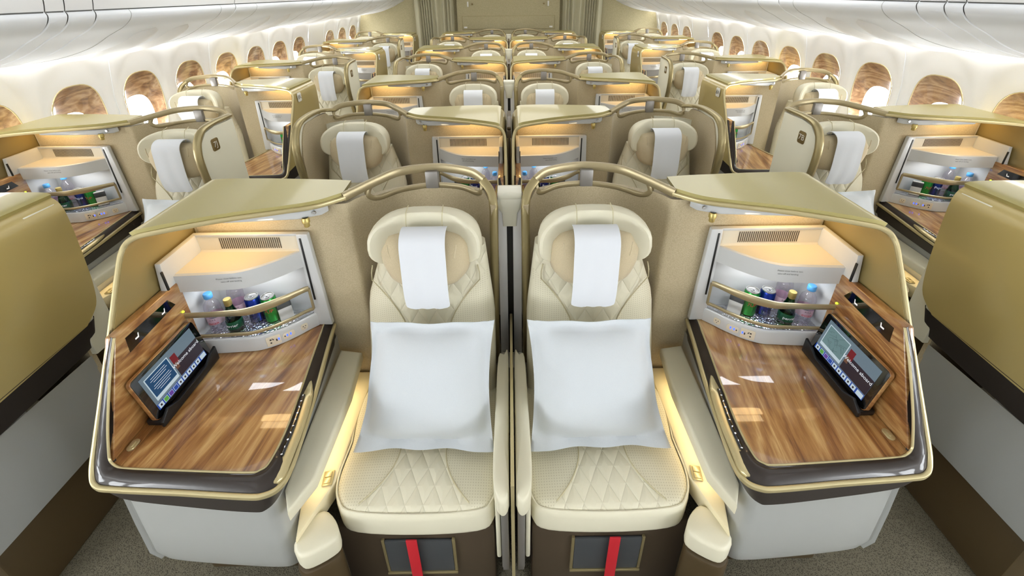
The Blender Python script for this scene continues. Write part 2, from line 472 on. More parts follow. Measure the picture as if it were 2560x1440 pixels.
    m = M().box(-.011,.011,-.019,-.001,.0,.006,.002, mat=Matrix.Translation((.612,.868,.48)) @ Matrix.Rotation(-.16,4,'Z')); m.box(-.011,.011,.001,.019,.0,.006,.002, mat=Matrix.Translation((.612,.868,.48)) @ Matrix.Rotation(-.16,4,'Z'))
    obj('rocker', m, 'champagne', sw)
    pad = [(.702,1.29),(.618,1.29),(.60,1.10),(.604,.80),(.642,.705),(.676,.762),(.69,1.0)]
    m = M().prism([(a, b, .545+.018*(a-.6)/.1) for a, b in pad], (0,0,.05), .010, 3)
    obj('side_armrest', m, 'leather', t, label='long cream pad along the console')
    ol = [(p.x, p.y) for p in cr([(.598,.672,0),(.545,.70,0),(.530,.725,0),(.556,.765,0),(.60,.79,0),(.642,.76,0),(.655,.70,0),(.628,.672,0)], 3, closed=True)]
    m = slab(M(), ol, .375, .455, .014, .004); fixn(m); obj('foot_pad', m, 'leather', t)
    ol2 = [(UC+(a-UC)*1.01, b-.006) for a, b in ol]
    m = M().prism([(a, b, .0) for a, b in ol2], (0,0,.368), .012); obj('foot_pad_base', m, 'brown_base', t)
    return t

def build_cover():
    hc = .297; rows = []
    pts = [(1.29,1.170),(1.262,1.208),(1.225,1.224),(1.185,1.214),(1.163,1.185),(1.156,1.13),(1.150,1.06),(1.150,1.0),(1.158,.955),(1.166,.93)]
    c = cr([(0, y, z) for y, z in pts], 3); n = len(c); m = M()
    for i, p in enumerate(c):
        t = i/(n-1); w = .076 if t > .15 else .068+.05*t
        if t > .90: w = .076-.03*((t-.90)/.10)**2
        if t < .12: w = .07
        dx = -.004*t
        rows.append([(hc-.006+dx+w*q, p.y-.004+.002*math.sin(q*7+t*4)*t, p.z) for q in [-1+.2*j for j in range(11)]])
    m.shell(rows, -.003); fixn(m)
    o = obj('headrest_cover', m, 'cover_cloth', None, loc=(S*hc, 1.18, .93)); return o
def build_pillow():
    m = M(); A = []; NS = 36
    BL, BR, TL, TR = Vector((.545,.965,.50)), Vector((.062,.955,.502)), Vector((.487,1.135,.905)), Vector((.056,1.125,.912))
    nrm = Vector((0,-.92,.39)); rows = []; rb = []
    for j in range(NS+1):
        t = -1+2*j/NS; r1 = []; r2 = []
        for i in range(NS+1):
            s_ = -1+2*i/NS
            # outline pinches in on the sides
            k = 1-.085*(1-t*t)*abs(s_)**3; kt = 1-.05*(1-s_*s_)*abs(t)**3
            a = (s_*k+1)/2; b = (t*kt+1)/2
            p = BL.lerp(BR, a).lerp(TL.lerp(TR, a), b)
            q = max(0, 1-abs(s_/.90)**2.7)*max(0, 1-abs(t/.87)**2.7); th = .088*q**.72 if q > 0 else 0
            fl = max(abs(s_), abs(t)) > .85
            wv = (.006*math.sin(8*s_+2)*(abs(t) > .84)+.006*math.sin(7*t+1)*(abs(s_) > .87)) if fl else 0
            wr = .0035*math.sin(5*s_+3*t)*q+.0022*math.sin(13*t-5*s_)*q**.5*abs(s_)+.002*math.sin(17*s_+3*t*t)*(1-q)*(abs(t)<.9)
            # lower flange lies flat on the cushion
            off = Vector((0,0,0))
            if t < -.8: f = (-.8-t)/.2; off = Vector((0, -.03*f, .012*f))
            r1.append(p+nrm*(th*1.0+wr+wv+.003)+off); r2.append(p-nrm*(th*.55-wv)+off)
        rows.append(r1); rb.append(r2)
    m.grid(rows); m.grid(rb, flip=True)
    e = [(0, i) for i in range(NS+1)]+[(j, NS) for j in range(1, NS+1)]+[(NS, i) for i in range(NS-1, -1, -1)]+[(j, 0) for j in range(NS-1, 0, -1)]
    m.grid([[rows[j][i] for j, i in e], [rb[j][i] for j, i in e]], cv=True); fixn(m)
    return obj('pillow', m, 'white_linen', None, loc=(S*.3, 1.0, .5), smooth=80)

# ------------------------------------------------------------------ shell behind the seat
def build_shell(wing):
    t = thing('seat_shell', .32, 1.45)
    if wing: plan = [(.052,1.08),(.050,1.16),(.050,1.26),(.055,1.36),(.085,1.425),(.15,1.468),(.22,1.490),(.303,1.500),(.42,1.478),(.50,1.425),(.555,1.365),(.575,1.33),(.60,1.322),(.66,1.320),(.80,1.322),(1.14,1.326)]
    else: plan = [(.070,1.385),(.080,1.41),(.11,1.445),(.16,1.472),(.22,1.490),(.303,1.500),(.42,1.478),(.50,1.425),(.555,1.365),(.575,1.33),(.60,1.322),(.66,1.320),(.80,1.322),(1.14,1.326)]
    pc = cr([(a, b, 0) for a, b in plan], 4)
    def ztop(p):
        if wing and p.x < .08:
            y = p.y
            if y > 1.2: return 1.285
            return 1.285-.16*((1.2-y)/.12)**2.2
        if p.x < .12: return 1.262 if wing else 1.212+.05*max(0,min(1, (p.x-.068)/.035))
        if p.x < .53: return 1.252
        return 1.268
    def yoff(p, z):
        if wing and p.x < .058 and z < 1.0 and p.y < 1.36: return (1.0-z)*.40*max(0, (1.36-p.y)/.28)
        return 0
    rows = []
    for i in range(13):
        f = i/12; row = []
        for p in pc:
            z = .42+(ztop(p)-.42)*f; row.append((p.x, p.y+yoff(p, z), z))
        rows.append(row)
    m = M(); R = rows
    m.shell([list(r) for r in R], .020); fixn(m)
    obj('cloth_panel', m, 'cloth', t, label='beige woven cloth lining')
    pr = ell(.012, .017, 10)
    if wing:
        path = [(.105,1.462,1.292),(.065,1.405,1.305),(.046,1.33,1.312),(.041,1.22,1.312),(.039,1.13,1.298),(.038,1.075,1.25),(.037,1.052,1.17),(.037,1.058,1.05),(.039,1.09,.93),(.043,1.15,.78),(.046,1.20,.62),(.048,1.24,.45)]
        m = M().sweep(cr(path, 5), ell(.012, .021, 10), up=(1,0,0)); obj('shell_rim', m, 'bronze', t)
        # outer cream face of the wing
        poly = []
        for a, b in [(1.38,1.295),(1.22,1.298),(1.14,1.285),(1.09,1.24),(1.07,1.17),(1.075,1.05),(1.105,.93),(1.165,.78),(1.215,.62),(1.255,.42),(1.38,.42)]: poly.append((.028, a, b))
        m = M().prism(poly, (.016,0,0), .003); obj('wing_panel', m, 'cream_plastic', t)
        m = M().prism([(.030,1.38,.42),(.044,1.38,.42),(.098,1.475,.42),(.30,1.525,.42),(.30,1.515,.42)][::1], (0,0,.80)); fixn(m); obj('rear_panel', m, 'cream_plastic', t)
    else:
        path = [(.072,1.368,.45),(.066,1.372,.70),(.062,1.38,1.0),(.060,1.392,1.15),(.061,1.405,1.215),(.072,1.43,1.258),(.102,1.460,1.290)]
        m = M().sweep(cr(path, 5), pr, up=(1,0,0)); obj('shell_rim', m, 'bronze', t)
    path = [(.100,1.459,1.290),(.143,1.484,1.312),(.22,1.508,1.320),(.303,1.516,1.323),(.422,1.489,1.319),(.50,1.430,1.306),(.592,1.334,1.288)]
    hr = obj('handrail', M().sweep(cr(path, 6), ell(.0095, .0165, 12, 5), scale=[1]*37), 'bronze_rail', t)
    path = [(.520,1.414,1.296),(.528,1.404,1.262),(.500,1.430,1.238),(.42,1.482,1.246),(.303,1.506,1.252),(.19,1.486,1.252),(.125,1.456,1.240),(.106,1.447,1.255),(.104,1.457,1.285)]
    obj('lower_rail', M().sweep(cr(path, 5), ell(.008, .0105, 12, 4)), 'bronze_rail', hr)
    m = M().box(.278, .328, 1.490, 1.512, 1.244, 1.315, .004); obj('rail_bracket', m, 'grey_metal', hr)
    return t

# ------------------------------------------------------------------ console beside the seat
OUT = [(.585,1.335,1.285),(.66,1.27,1.286),(.763,1.229,1.288),(.918,1.178,1.289),(1.08,1.106,1.289),(1.135,1.084,1.281),(1.163,1.066,1.250),(1.170,1.030,1.188),(1.170,.95,1.062),(1.170,.85,.908),(1.170,.78,.802),(1.166,.738,.742),(1.14,.712,.722),(1.08,.704,.72),(.9,.694,.72),(.72,.682,.72),(.668,.684,.72),(.636,.704,.72),(.628,.75,.72),(.640,.861,.72),(.667,1.033,.72),(.696,1.193,.72),(.716,1.315,.72)]
INN = [(1.128,.910,1.060),(1.130,.86,.975),(1.130,.80,.86),(1.130,.77,.79),(1.126,.757,.757),(1.10,.748,.744),(1.06,.745,.742),(.9,.737,.742),(.735,.730,.742),(.70,.736,.742),(.684,.762,.742),(.685,.862,.742),(.702,.986,.742),(.726,1.143,.742),(.750,1.312,.742)]
def build_console(outerwall):
    t = thing('side_console', .90, 1.05)
    # table top
    ip = [p for p in cr(INN[4:], 4)]
    poly = [(p.x, p.y, .728) for p in ip]+[(1.15,1.312,.728),(1.15,.78,.728)]
    m = M().prism(poly, (0,0,.012)); obj('wood_tabletop', m, 'wood_table', t, label='glossy walnut table top')
    icr = cr(INN, 5); obj('inner_trim', M().sweep(icr, ell(.0035, .0035, 8, 2)), 'champagne', t)
    ocr = cr(OUT, 6); obj('outer_trim', M().sweep(ocr, ell(.007, .0085, 10)), 'champagne', t)
    # dark gloss band between the two trims
    k0 = min(range(len(ocr)), key=lambda i: (ocr[i]-Vector((1.170,.945,1.055))).length)
    # match corner by corner so the band keeps its width
    seq_i = [INN[0], INN[1], INN[3], INN[5], INN[8], INN[10], INN[11], INN[12], INN[14]]
    seq_o = [(1.170,.942,1.05), (1.170,.888,.966), (1.170,.778,.80), OUT[12], OUT[15], OUT[17], OUT[19], (.660,.986,.72), OUT[22]]
    def part(cl, a, b, n):
        ia = min(range(len(cl)), key=lambda i: (cl[i]-Vector(a)).length); ib = min(range(len(cl)), key=lambda i: (cl[i]-Vector(b)).length)
        return resample(cl[ia:ib+1], n)
    rows = []
    for j in range(len(seq_i)-1):
        A = part(icr, seq_i[j], seq_i[j+1], 9); B = part(ocr, seq_o[j], seq_o[j+1], 9)
        for a, b in list(zip(A, B))[(0 if j == 0 else 1):]:
            row = []
            for q in range(7):
                f = q/6; p = a.lerp(b, f); bl = (.013 if not (p.x < .735 and p.y > .78) else .003)*math.sin(PI*f)
                side = max(0, min(1, (p.z-.76)/.1)); row.append(p+Vector((-.002, -.9*side, (1-side)))*bl)
            rows.append(row)
    m = M().grid(rows, flip=False); m.grid([[p+Vector((0,.012,-.012)) for p in r] for r in rows], flip=True); fixn(m)
    obj('gloss_band', m, 'dark_gloss', t, label='dark brown gloss edge band')
    # control strip
    m = M(); cp = cr([(.645,.708,.729),(.648,.76,.735),(.656,.86,.737),(.672,.96,.738),(.688,1.03,.733)], 5)
    w = [.3,.6,.9,1,1,1,1,1,1,1,1,1,1,1,1,.95,.85,.7,.5,.35,.2]
    m.sweep(cp, [(.019,0),(.014,.004),(-.014,.007),(-.019,.004),(-.019,-.004),(.019,-.006)], scale=[(x, 1) for x in (w+[.2]*5)[:len(cp)]])
    cs = obj('control_strip', m, 'champagne', t, label='gold strip of seat controls')
    bp_ = resample(cr([(.661,.775,.7415),(.667,.86,.7435),(.685,.972,.7445)], 6), 22)
    obj('icon_window', M().sweep(bp_, ell(.0062, .0022, 10)), 'black_gloss', cs)
    for i in range(10):
        c = resample(bp_, 10)[i]*.965+resample(bp_, 10)[5]*.035
        mm = M(); kind = i % 4
        a = .0028; sh = [[(-a,-a*.5),(a,-a*.5),(a,a*.5),(-a,a*.5)], [(-a*.4,-a),(a*.4,-a),(a*.4,a),(-a*.4,a)], rrect(-a,a,-a,a,a*.9,3), [(-a,-a),(a*.2,-a),(a,a),(-a*.2,a)]][kind]
        flat(mm, sh, c+Vector((0,0,.0026)), (.97,-.22,0), (.22,.97,0), (0,0,1), 0); obj('icon', mm, 'ink_white', cs)
        mm = M().box(-.0085,.0085,-.0086,.0086,-.001,.0022,.0008, mat=Matrix.Translation((c.x-.0185, c.y+.002, c.z-.0035)) @ Matrix.Rotation(.23,4,'Y') @ Matrix.Rotation(-.16,4,'Z'))
        obj('button', mm, 'champagne', cs)
    # dark skirt under the trim
    low = [(1.172,1.375,.822),(1.174,1.33,.803),(1.173,.95,.782),(1.170,.78,.757),(1.158,.735,.715),(1.12,.712,.712),(.9,.698,.712),(.72,.686,.712),(.660,.69,.712),(.634,.715,.712),(.632,.76,.712),(.644,.861,.712),(.671,1.033,.712),(.700,1.193,.712),(.72,1.31,.712)]
    bot = [(1.150,1.36,.71),(1.151,1.31,.692),(1.152,.98,.668),(1.150,.82,.665),(1.142,.75,.652),(1.105,.722,.646),(.9,.702,.638),(.73,.690,.634),(.688,.696,.634),(.667,.73,.638),(.664,.80,.645),(.672,.90,.645),(.688,1.05,.645),(.708,1.2,.645),(.722,1.31,.645)]
    a, b = cr(low, 5), cr(bot, 5); m = M().grid([a, [(x*.5+y*.5)+Vector((0,0,-.002)) for x, y in zip(a, b)], b]); m.grid([[p+Vector((0,0,0)) for p in b], [Vector((.9+(p.x-.9)*.8, 1.1+(p.y-1.1)*.8, p.z)) for p in b]])
    obj('skirt', m, 'dark_matt', t, smooth=60)
    # pedestal
    topo = [(1.140,1.33),(1.142,.80),(1.128,.752),(1.08,.738),(.9,.722),(.74,.714),(.70,.722),(.684,.752),(.682,.82),(.69,.95),(.712,1.2),(.722,1.33)]
    boto = [(1.138,1.33),(1.138,.78),(1.124,.736),(1.08,.722),(.9,.708),(.74,.700),(.685,.706),(.664,.735),(.662,.82),(.68,.95),(.708,1.2),(.722,1.33)]
    def rr(o, z): return [Vector((a_, b_, z)) for a_, b_ in [(p.x, p.y) for p in cr([(q[0], q[1], 0) for q in o], 4)]]
    m = M().grid([rr(topo, .66), rr(topo, .60), [x.lerp(y, .5)+Vector((0,0,0)) for x, y in zip(rr(topo, .5), rr(boto, .5))], rr(boto, .36), [Vector((.9+(p.x-.9)*.97, p.y+.012, .30)) for p in rr(boto, .3)]])
    m.f.append(tuple(range(len(m.v)-len(rr(boto, 0)), len(m.v)))); m.mi.append(0); fixn(m)
    obj('pedestal', m, 'pedestal_paint' if not outerwall else 'cream_plastic', t, label='pale moulded pedestal')
    if outerwall:
        m = M().prism([(1.1425,.76,.665),(1.1425,1.42,.70),(1.1425,1.42,.56),(1.1425,1.28,.485),(1.1425,.80,.290)], (.012,0,0), .002); obj('side_panel', m, 'cream_plastic', t)
        m = M().sweep([(1.154,.80,.285),(1.154,1.28,.478),(1.154,1.42,.54)], [(-.014,-.012),(.004,-.012),(.004,.012),(-.014,.012)]); obj('side_trim', m, 'leather', t)
        m = M().prism([(1.140,.79,.285),(1.140,1.28,.475),(1.140,1.42,.53),(1.140,1.42,0),(1.140,.79,0)], (.010,0,0)); b_ = obj('side_base', m, 'brown_base', t)
        obj('floor_light', M().lathe([(0,.012),(.004,.012),(.006,.010)], (1.140,.855,.235), 10, 'x'), 'green_led', b_)
    m = M().box(.76, 1.12, .84, 1.33, 0, .305, .01); obj('console_base', m, 'brown_base', t)
    # roof and wing as one folded sheet
    F = [(.590,1.337,1.292),(.66,1.273,1.293),(.763,1.232,1.294),(.918,1.181,1.296),(1.08,1.108,1.296),(1.135,1.086,1.288),(1.164,1.068,1.257),(1.172,1.032,1.195),(1.172,.952,1.069),(1.172,.852,.915),(1.172,.782,.808),(1.172,.748,.757)]
    B = [(.600,1.448,1.288),(.68,1.455,1.290),(.78,1.458,1.292),(.93,1.460,1.296),(1.09,1.460,1.296),(1.138,1.460,1.288),(1.166,1.456,1.257),(1.175,1.450,1.195),(1.175,1.440,1.069),(1.174,1.425,.935),(1.174,1.40,.85),(1.174,1.34,.800)]
    fa, ba = cr(F, 5), cr(B, 5); rows = [[a_.lerp(b_, q/8) for q in range(9)] for a_, b_ in zip(fa, ba)]
    NR = 26; m = M()
    top_rows = rows[:NR]; side = rows[NR-1:]
    m.shell(top_rows, .014); fixn(m); obj('roof_panel', m, 'gold_gloss', t, label='gold gloss roof panel')
    m = M(); m.grid(side); fixo = [[p+Vector((0,0,0)) for p in r] for r in side]
    m = M().shell(fixo, -.005); fixn(m); wp = obj('wing_panel', m, 'wing_gloss', t, label='olive brown gloss outer side')
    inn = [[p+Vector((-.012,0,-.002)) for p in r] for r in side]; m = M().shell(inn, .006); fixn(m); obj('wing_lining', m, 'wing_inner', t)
    m = M().prism([(.60,1.335,.66),(.60,1.445,.66),(1.160,1.445,.66),(1.160,1.335,.66)], (0,0,.612), .004); obj('rear_body', m, 'cream_plastic', t)
    # lamp housing under the roof with gold lamp
    m = M().prism([(.640,1.31,1.245),(.655,1.285,1.243),(.72,1.255,1.243),(.84,1.232,1.25),(.97,1.200,1.262),(.98,1.24,1.262),(.84,1.285,1.25),(.74,1.313,1.243)], (0,0,.030), .005, 3)
    lh = obj('lamp_housing', m, 'white_plastic', t)
    obj('housing_bolt', M().lathe([(0,-.004),(.006,-.004),(.007,0)], (.672,1.272,1.262), 12, 'y'), 'silver', lh)
    m = M().lathe([(.0,-.036),(.008,-.036),(.010,-.033),(.010,-.020),(.013,-.018),(.013,-.006),(.010,0)], (.700,1.258,1.250), 16); obj('reading_lamp', m, 'gold_foil', lh, label='small gold reading lamp')
    m = M().box(.78, 1.12, 1.27, 1.30, 1.262, 1.270, .002); obj('light_strip', m, 'lamp_warm', lh)
    # wood ledge along the wing
    poly = [(1.128,.912,1.060),(1.128,1.165,1.060),(1.128,1.165,.742),(1.128,.762,.742)]
    m = M().prism(poly, (.030,0,0), .004, 3); lg = obj('wood_ledge', m, 'wood_side', t, label='raised walnut ledge')
    m = M().prism([(1.1265,.935,1.035),(1.1265,1.10,1.035),(1.1265,1.12,1.0),(1.1265,.93,.985)], (.002,0,0)); tp = obj('touch_panel', m, 'black_gloss', lg)
    for yy in (.965, 1.07):
        mm = M(); q = .009
        flat(mm, [(-q*.8,-q*.7),(q*.6,-q*.7),(q*1.0,q),(q*.65,q),(q*.35,-q*.1),(-q*.8,-q*.1)], (1.1262,yy,1.012), (0,1,0), (0,0,1), (-1,0,0), .0004); obj('seat_icon', fixn(mm), 'ink_white', tp)
    obj('status_light', M().lathe([(0,-.004),(.003,-.004),(.004,0)], (1.128,1.135,.955), 10, 'x'), 'yellow_led', lg)
    m = M().prism([(1.098,.752,.7405),(1.128,.762,.7405),(1.128,1.16,.7405),(1.098,1.16,.7405)], (0,0,.003)); obj('ledge_strip', m, 'wood_side', t)
    m = M().prism([(a_, b_, .743) for a_, b_ in rrect(1.100,1.122,.793,.829,.0105)], (0,0,.005), .0015)
    bt = obj('table_release', m, 'champagne', t)
    obj('release_button', M().prism([(a_, b_, .748) for a_, b_ in rrect(1.106,1.116,.801,.821,.0048)], (0,0,.003), .001), 'champagne', bt)
    # dock for the tablet
    m = M().prism([(1.062,.872,.741),(1.062,1.128,.741),(1.118,1.128,.741),(1.118,.872,.741)], (0,0,.022), .005)
    m.prism([(1.060,.868,.76),(1.060,.90,.785),(1.060,.94,.768),(1.060,1.07,.768),(1.060,1.105,.79),(1.060,1.132,.80),(1.060,1.132,.743),(1.060,.868,.743)], (.010,0,0), .002)
    obj('tablet_dock', m, 'black', t); 
    return t

def build_tablet(kind):
    # face plane: bottom (1.074, z .768) leaning to top (1.104, z .922)
    t = thing('tablet', 1.09, 1.0, .765)
    b0, b1 = Vector((1.076,0,.764)), Vector((1.106,0,.924)); up = (b1-b0).normalized(); n = Vector((-up.z,0,up.x)).normalized()
    y0, y1 = .868, 1.13; H = (b1-b0).length; W = y1-y0
    def pl(r, d0, d1, m, hw=0, cy=None):
        poly = []
        for a, b in rrect(0+hw, W-hw, 0+hw, H-hw, r, 4): poly.append(Vector((0,y0+a,0))+b0+up*b-n*d0)
        return m.prism(poly, n*(-(d1-d0)), .001)
    obj('tablet_case', pl(.014, .0015, .014, M()), 'wood_side', t, label='walnut edged tablet case')
    obj('bezel', pl(.012, -.0005, .003, M(), .002), 'black_gloss', t)
    # screen; text runs the way a sitter reads it
    rt = Vector((0, 1, 0)) if S < 0 else Vector((0, -1, 0))     # reading direction in suite coordinates
    c = b0+up*(H*.52)+Vector((0,(y0+y1)/2,0)); 
    def q(name, x0, x1, z0, z1, mt, lift, par):
        mm = M(); pts = [c+rt*x+up*z+n*lift for x, z in ((x0,z0),(x1,z0),(x1,z1),(x0,z1))]
        mm.add(pts, [(0,1,2,3)]); fixn(mm); b = mm
        return obj(name, b, mt, par)
    s_ = q('screen', -.108, .108, -.062, .062, 'scr_bg', .0012, t)
    q('picture_shade', -.0, .108, -.040, .018, 'scr_dark', .0016, s_)
    q('picture_figure', .0, .022, .005, .040, 'scr_red', .0018, s_); q('picture_face', .0, .014, -.012, .012, 'scr_skin', .0019, s_)
    q('picture_frame', -.098, -.006, -.034, .050, 'scr_light', .0022, s_)
    if kind == 'map':
        q('map_view', -.095, -.009, -.022, .047, 'scr_map', .0025, s_)
        mm = M(); rnd = random.Random(3)
        for i in range(26):
            x, z = rnd.uniform(-.09,-.014), rnd.uniform(-.018,.043); a = rnd.choice([.3,1.9,.5,2.1])+rnd.uniform(-.2,.2); L = rnd.uniform(.01,.03)
            dx, dz = math.cos(a)*L/2, math.sin(a)*L/2; w = .0004
            P4 = [(x-dx, z-dz), (x+dx, z+dz)]; P4 = [(min(-.01, max(-.094, a_)), min(.046, max(-.021, b_))) for a_, b_ in P4]
            (xa, za), (xb, zb) = P4; nx, nz = -math.sin(a)*w, math.cos(a)*w
            mm.add([c+rt*u_+up*v_+n*.0028 for u_, v_ in ((xa-nx,za-nz),(xb-nx,zb-nz),(xb+nx,zb+nz),(xa+nx,za+nz))], [(0,1,2,3)])
        obj('map_streets', mm, 'scr_mapline', s_)
    else:
        q('message_panel', -.095, -.009, -.022, .047, 'scr_navy', .0025, s_)
        mm = M()
        for i in range(7):
            w = [.058,.066,.05,.062,.07,.056,.04][i]; z = .036-.0072*i-(.004 if i > 2 else 0)
            mm.add([c+rt*u_+up*v_+n*.0028 for u_, v_ in ((-.052-w/2,z),(-.052+w/2,z),(-.052+w/2,z+.0012),(-.052-w/2,z+.0012))], [(0,1,2,3)])
        obj('message_lines', mm, 'scr_text', s_)
    mm = M(); text(mm, 'Welcome aboard', .0165, c+rt*.049+up*.004, n, up, .003); obj('welcome_text', mm, 'scr_text', s_)
    q('tool_bar', -.108, .108, -.062, -.042, 'scr_bar', .0016, s_)
    cols = ['scr_light','scr_green','scr_purple','scr_bar','scr_light','scr_light','scr_light','scr_light','scr_light']
    for i, cc in enumerate(cols):
        x = -.104+.0205*i; b = q('app_icon', x, x+.0165, -.0605, -.0440, 'scr_light', .0019, s_)
        if cc != 'scr_light': q('icon_fill', x+.0012, x+.0153, -.0593, -.0452, cc, .0022, b)
        else: q('icon_mark', x+.0055, x+.011, -.0560, -.0490, 'scr_dark', .0022, b)
    q('menu_tab', .082, .106, -.0605, -.0440, 'scr_light', .0019, s_)
    return t

# ------------------------------------------------------------------ minibar
MC = [(1.145,1.150),(1.05,1.155),(.985,1.160),(.93,1.166),(.875,1.192),(.825,1.232),(.790,1.268),(.764,1.292)]
def build_minibar():
    t = thing('minibar_cabinet', .94, 1.25, .742)
    c = [Vector((p.x, p.y, 0)) for p in cr([(a, b, 0) for a, b in MC], 5)]; n = len(c)
    def cz(z, dy=0, ds=1): return [Vector((p.x, p.y+dy, z)) for p in c]
    YB = 1.312
    # base plinth
    m = M().grid([cz(.742), cz(.796), [p+Vector((0,.004,0)) for p in cz(.802)]]); m.grid([[p+Vector((0,.004,0)) for p in cz(.802)], [Vector((p.x, max(p.y, YB), .802)) for p in c]]); fixn(m)
    pl = obj('plinth', m, 'white_plastic', t)
    # silver floor
    m = M().grid([[Vector((p.x, p.y+.012, .804)) for p in c[:-3]], [Vector((p.x, YB-.004, .804)) for p in c[:-3]]]); obj('silver_tray', m, 'hammered', t)
    # body: back, canopy, side frames
    m = M().box(.735, 1.150, YB, YB+.006, .742, 1.15); obj('back_wall', m, 'white_plastic', t)
    # canopy: top surface slopes down to the lip
    c = [p for p in c if p.x > .766]; n = len(c)
    yb = [Vector((p.x, YB-.012, 1.155)) for p in c]; yc_ = [Vector((p.x, YB-.012, 1.096)) for p in c]; yd = [Vector((p.x, YB-.018, 1.090)) for p in c]
    lip_t = [p+Vector((0,.016,0)) for p in cz(1.090)]; lip_m = [p+Vector((0,.006,0)) for p in cz(1.087)]; lip_b = [p+Vector((0,.004,0)) for p in cz(1.022)]
    m = M().grid([yb, yc_, yd, lip_t]); m2 = M().grid([lip_t, lip_m, lip_b, [Vector((p.x, min(YB-.002, p.y+.03), 1.018)) for p in c], [Vector((p.x, YB-.001, 1.022)) for p in c]])
    top = obj('canopy_shelf', m, 'warm_plastic', t); obj('canopy_lip', m2, 'white_plastic', t, label='pale curved lip with small print')
    # vents
    mm = M()
    for i in range(30):
        x = 1.052-.0074*i; yv = YB-.0135
        mm.add([(x, yv, 1.147), (x-.0033, yv, 1.147), (x-.0033, yv, 1.102), (x, yv, 1.102)], [(0,1,2,3)])
    obj('vent_slots', fixn(mm), 'brown_cloth', top)
    # frames
    m = M().prism([(1.132,1.315,1.160),(1.132,1.130,1.155),(1.132,1.090,.90),(1.132,1.075,.742),(1.132,1.315,.742)], (.020,0,0), .003)
    fr = obj('side_frame', m, 'white_plastic', t)
    obj('frame_slot', M().box(1.1285,1.1325,1.118,1.126,.93,1.13,.001, mat=Matrix.Shear('XZ', 4, (0,0))), 'black', fr)
    m = M().prism([(.776,1.292,.742),(.770,1.292,1.162),(.728,1.292,1.162),(.712,1.292,.742)], (0,.022,0), .004); m.box(.73,1.14,1.296,1.314,1.152,1.163,.003)
    fr = obj('end_frame', m, 'white_plastic', t)
    obj('frame_slot', M().box(.753,.760,1.2895,1.293,.87,1.146,.001), 'black', fr)
    # rail frame
    def rail(z, k=.012, f=0): 
        pts = [Vector((p.x, p.y-k, z)) for p in c[1:]]; pts[-1] += Vector((-.006,.0,0)); return pts
    top_r = rail(.934); bot_r = rail(.838)
    prof = ell(.006, .0125, 10)
    hgt = [(1, .85+.45*math.exp(-((i-len(top_r)*.55)/8)**2)) for i in range(len(top_r))]
    d = M().sweep(top_r, prof, scale=hgt); d.sweep(bot_r, ell(.005,.0065,8)); d.sweep([top_r[-1], bot_r[-1]], ell(.004,.006,8), up=(0,1,0)); d.sweep([top_r[0], bot_r[0]], ell(.004,.006,8), up=(0,1,0))
    dr = obj('sliding_rail', d, 'bronze_rail', t, label='bronze guard rail')
    m = M().grid([[p+Vector((0,.006,0)) for p in rail(.835)], [p+Vector((0,.006,0)) for p in rail(.928)]]); obj('clear_guard', m, 'clear_plastic', dr)
    # print on the lip
    mm = M(); text(mm, 'Please close before taxi,', .0085, (.955,1.1655,1.070), (-.12,-1,0), (0,0,1), .0012); text(mm, 'take-off and landing', .0085, (.95,1.1655,1.058), (-.12,-1,0), (0,0,1), .0012); obj('small_print', mm, 'ink', t)
    # socket plates
    for (u, y, w, h, kind) in ((.887,1.184,.024,.021,0),(.841,1.218,.021,.014,1),(.800,1.258,.013,.014,2)):
        k = min(range(1, n-1), key=lambda q: abs(c[q].x-u)); tg = (c[k+1]-c[k-1]).normalized(); nn = Vector((tg.y,-tg.x,0));
        if nn.y > 0: nn = -nn
        o = Vector((c[k].x, c[k].y, .770)); 
        poly = [o+tg*a+Vector((0,0,1))*b for a, b in rrect(-w,w,-h,h,.004 if kind == 0 else .0085)]
        sp = obj('socket_plate', M().prism(poly, nn*.002, .0008), 'warm_plastic', pl)
        mm = M(); rects = {0: [(-.012,-.006,.004,.010),(-.002,-.004,.012,.008),(-.003,.001,.003,.008),(.008,.012,-.006,.004),(-.012,-.007,-.010,-.004)], 1: [(-.016,-.012,-.003,.003)], 2: [(-.006,-.003,.001,.005),(.003,.006,.001,.005),(-.0015,.0015,-.007,-.004)]}[kind]
        for x0, x1, z0, z1 in rects: mm.add([o+tg*x+Vector((0,0,z))+nn*.0024 for x, z in ((x0,z0),(x1,z0),(x1,z1),(x0,z1))], [(0,1,2,3)])
        obj('socket_hole', fixn(mm), 'ink', sp)
        if kind < 2:
            mm = M()
            for x0 in ([.015] if kind == 0 else [-.008, .004]): mm.add([o+tg*x+Vector((0,0,z))+nn*.0024 for x, z in ((x0,-.004),(x0+.005,-.004),(x0+.005,.006),(x0,.006))], [(0,1,2,3)])
            obj('usb_port', fixn(mm), 'blue_led', sp)
    return t

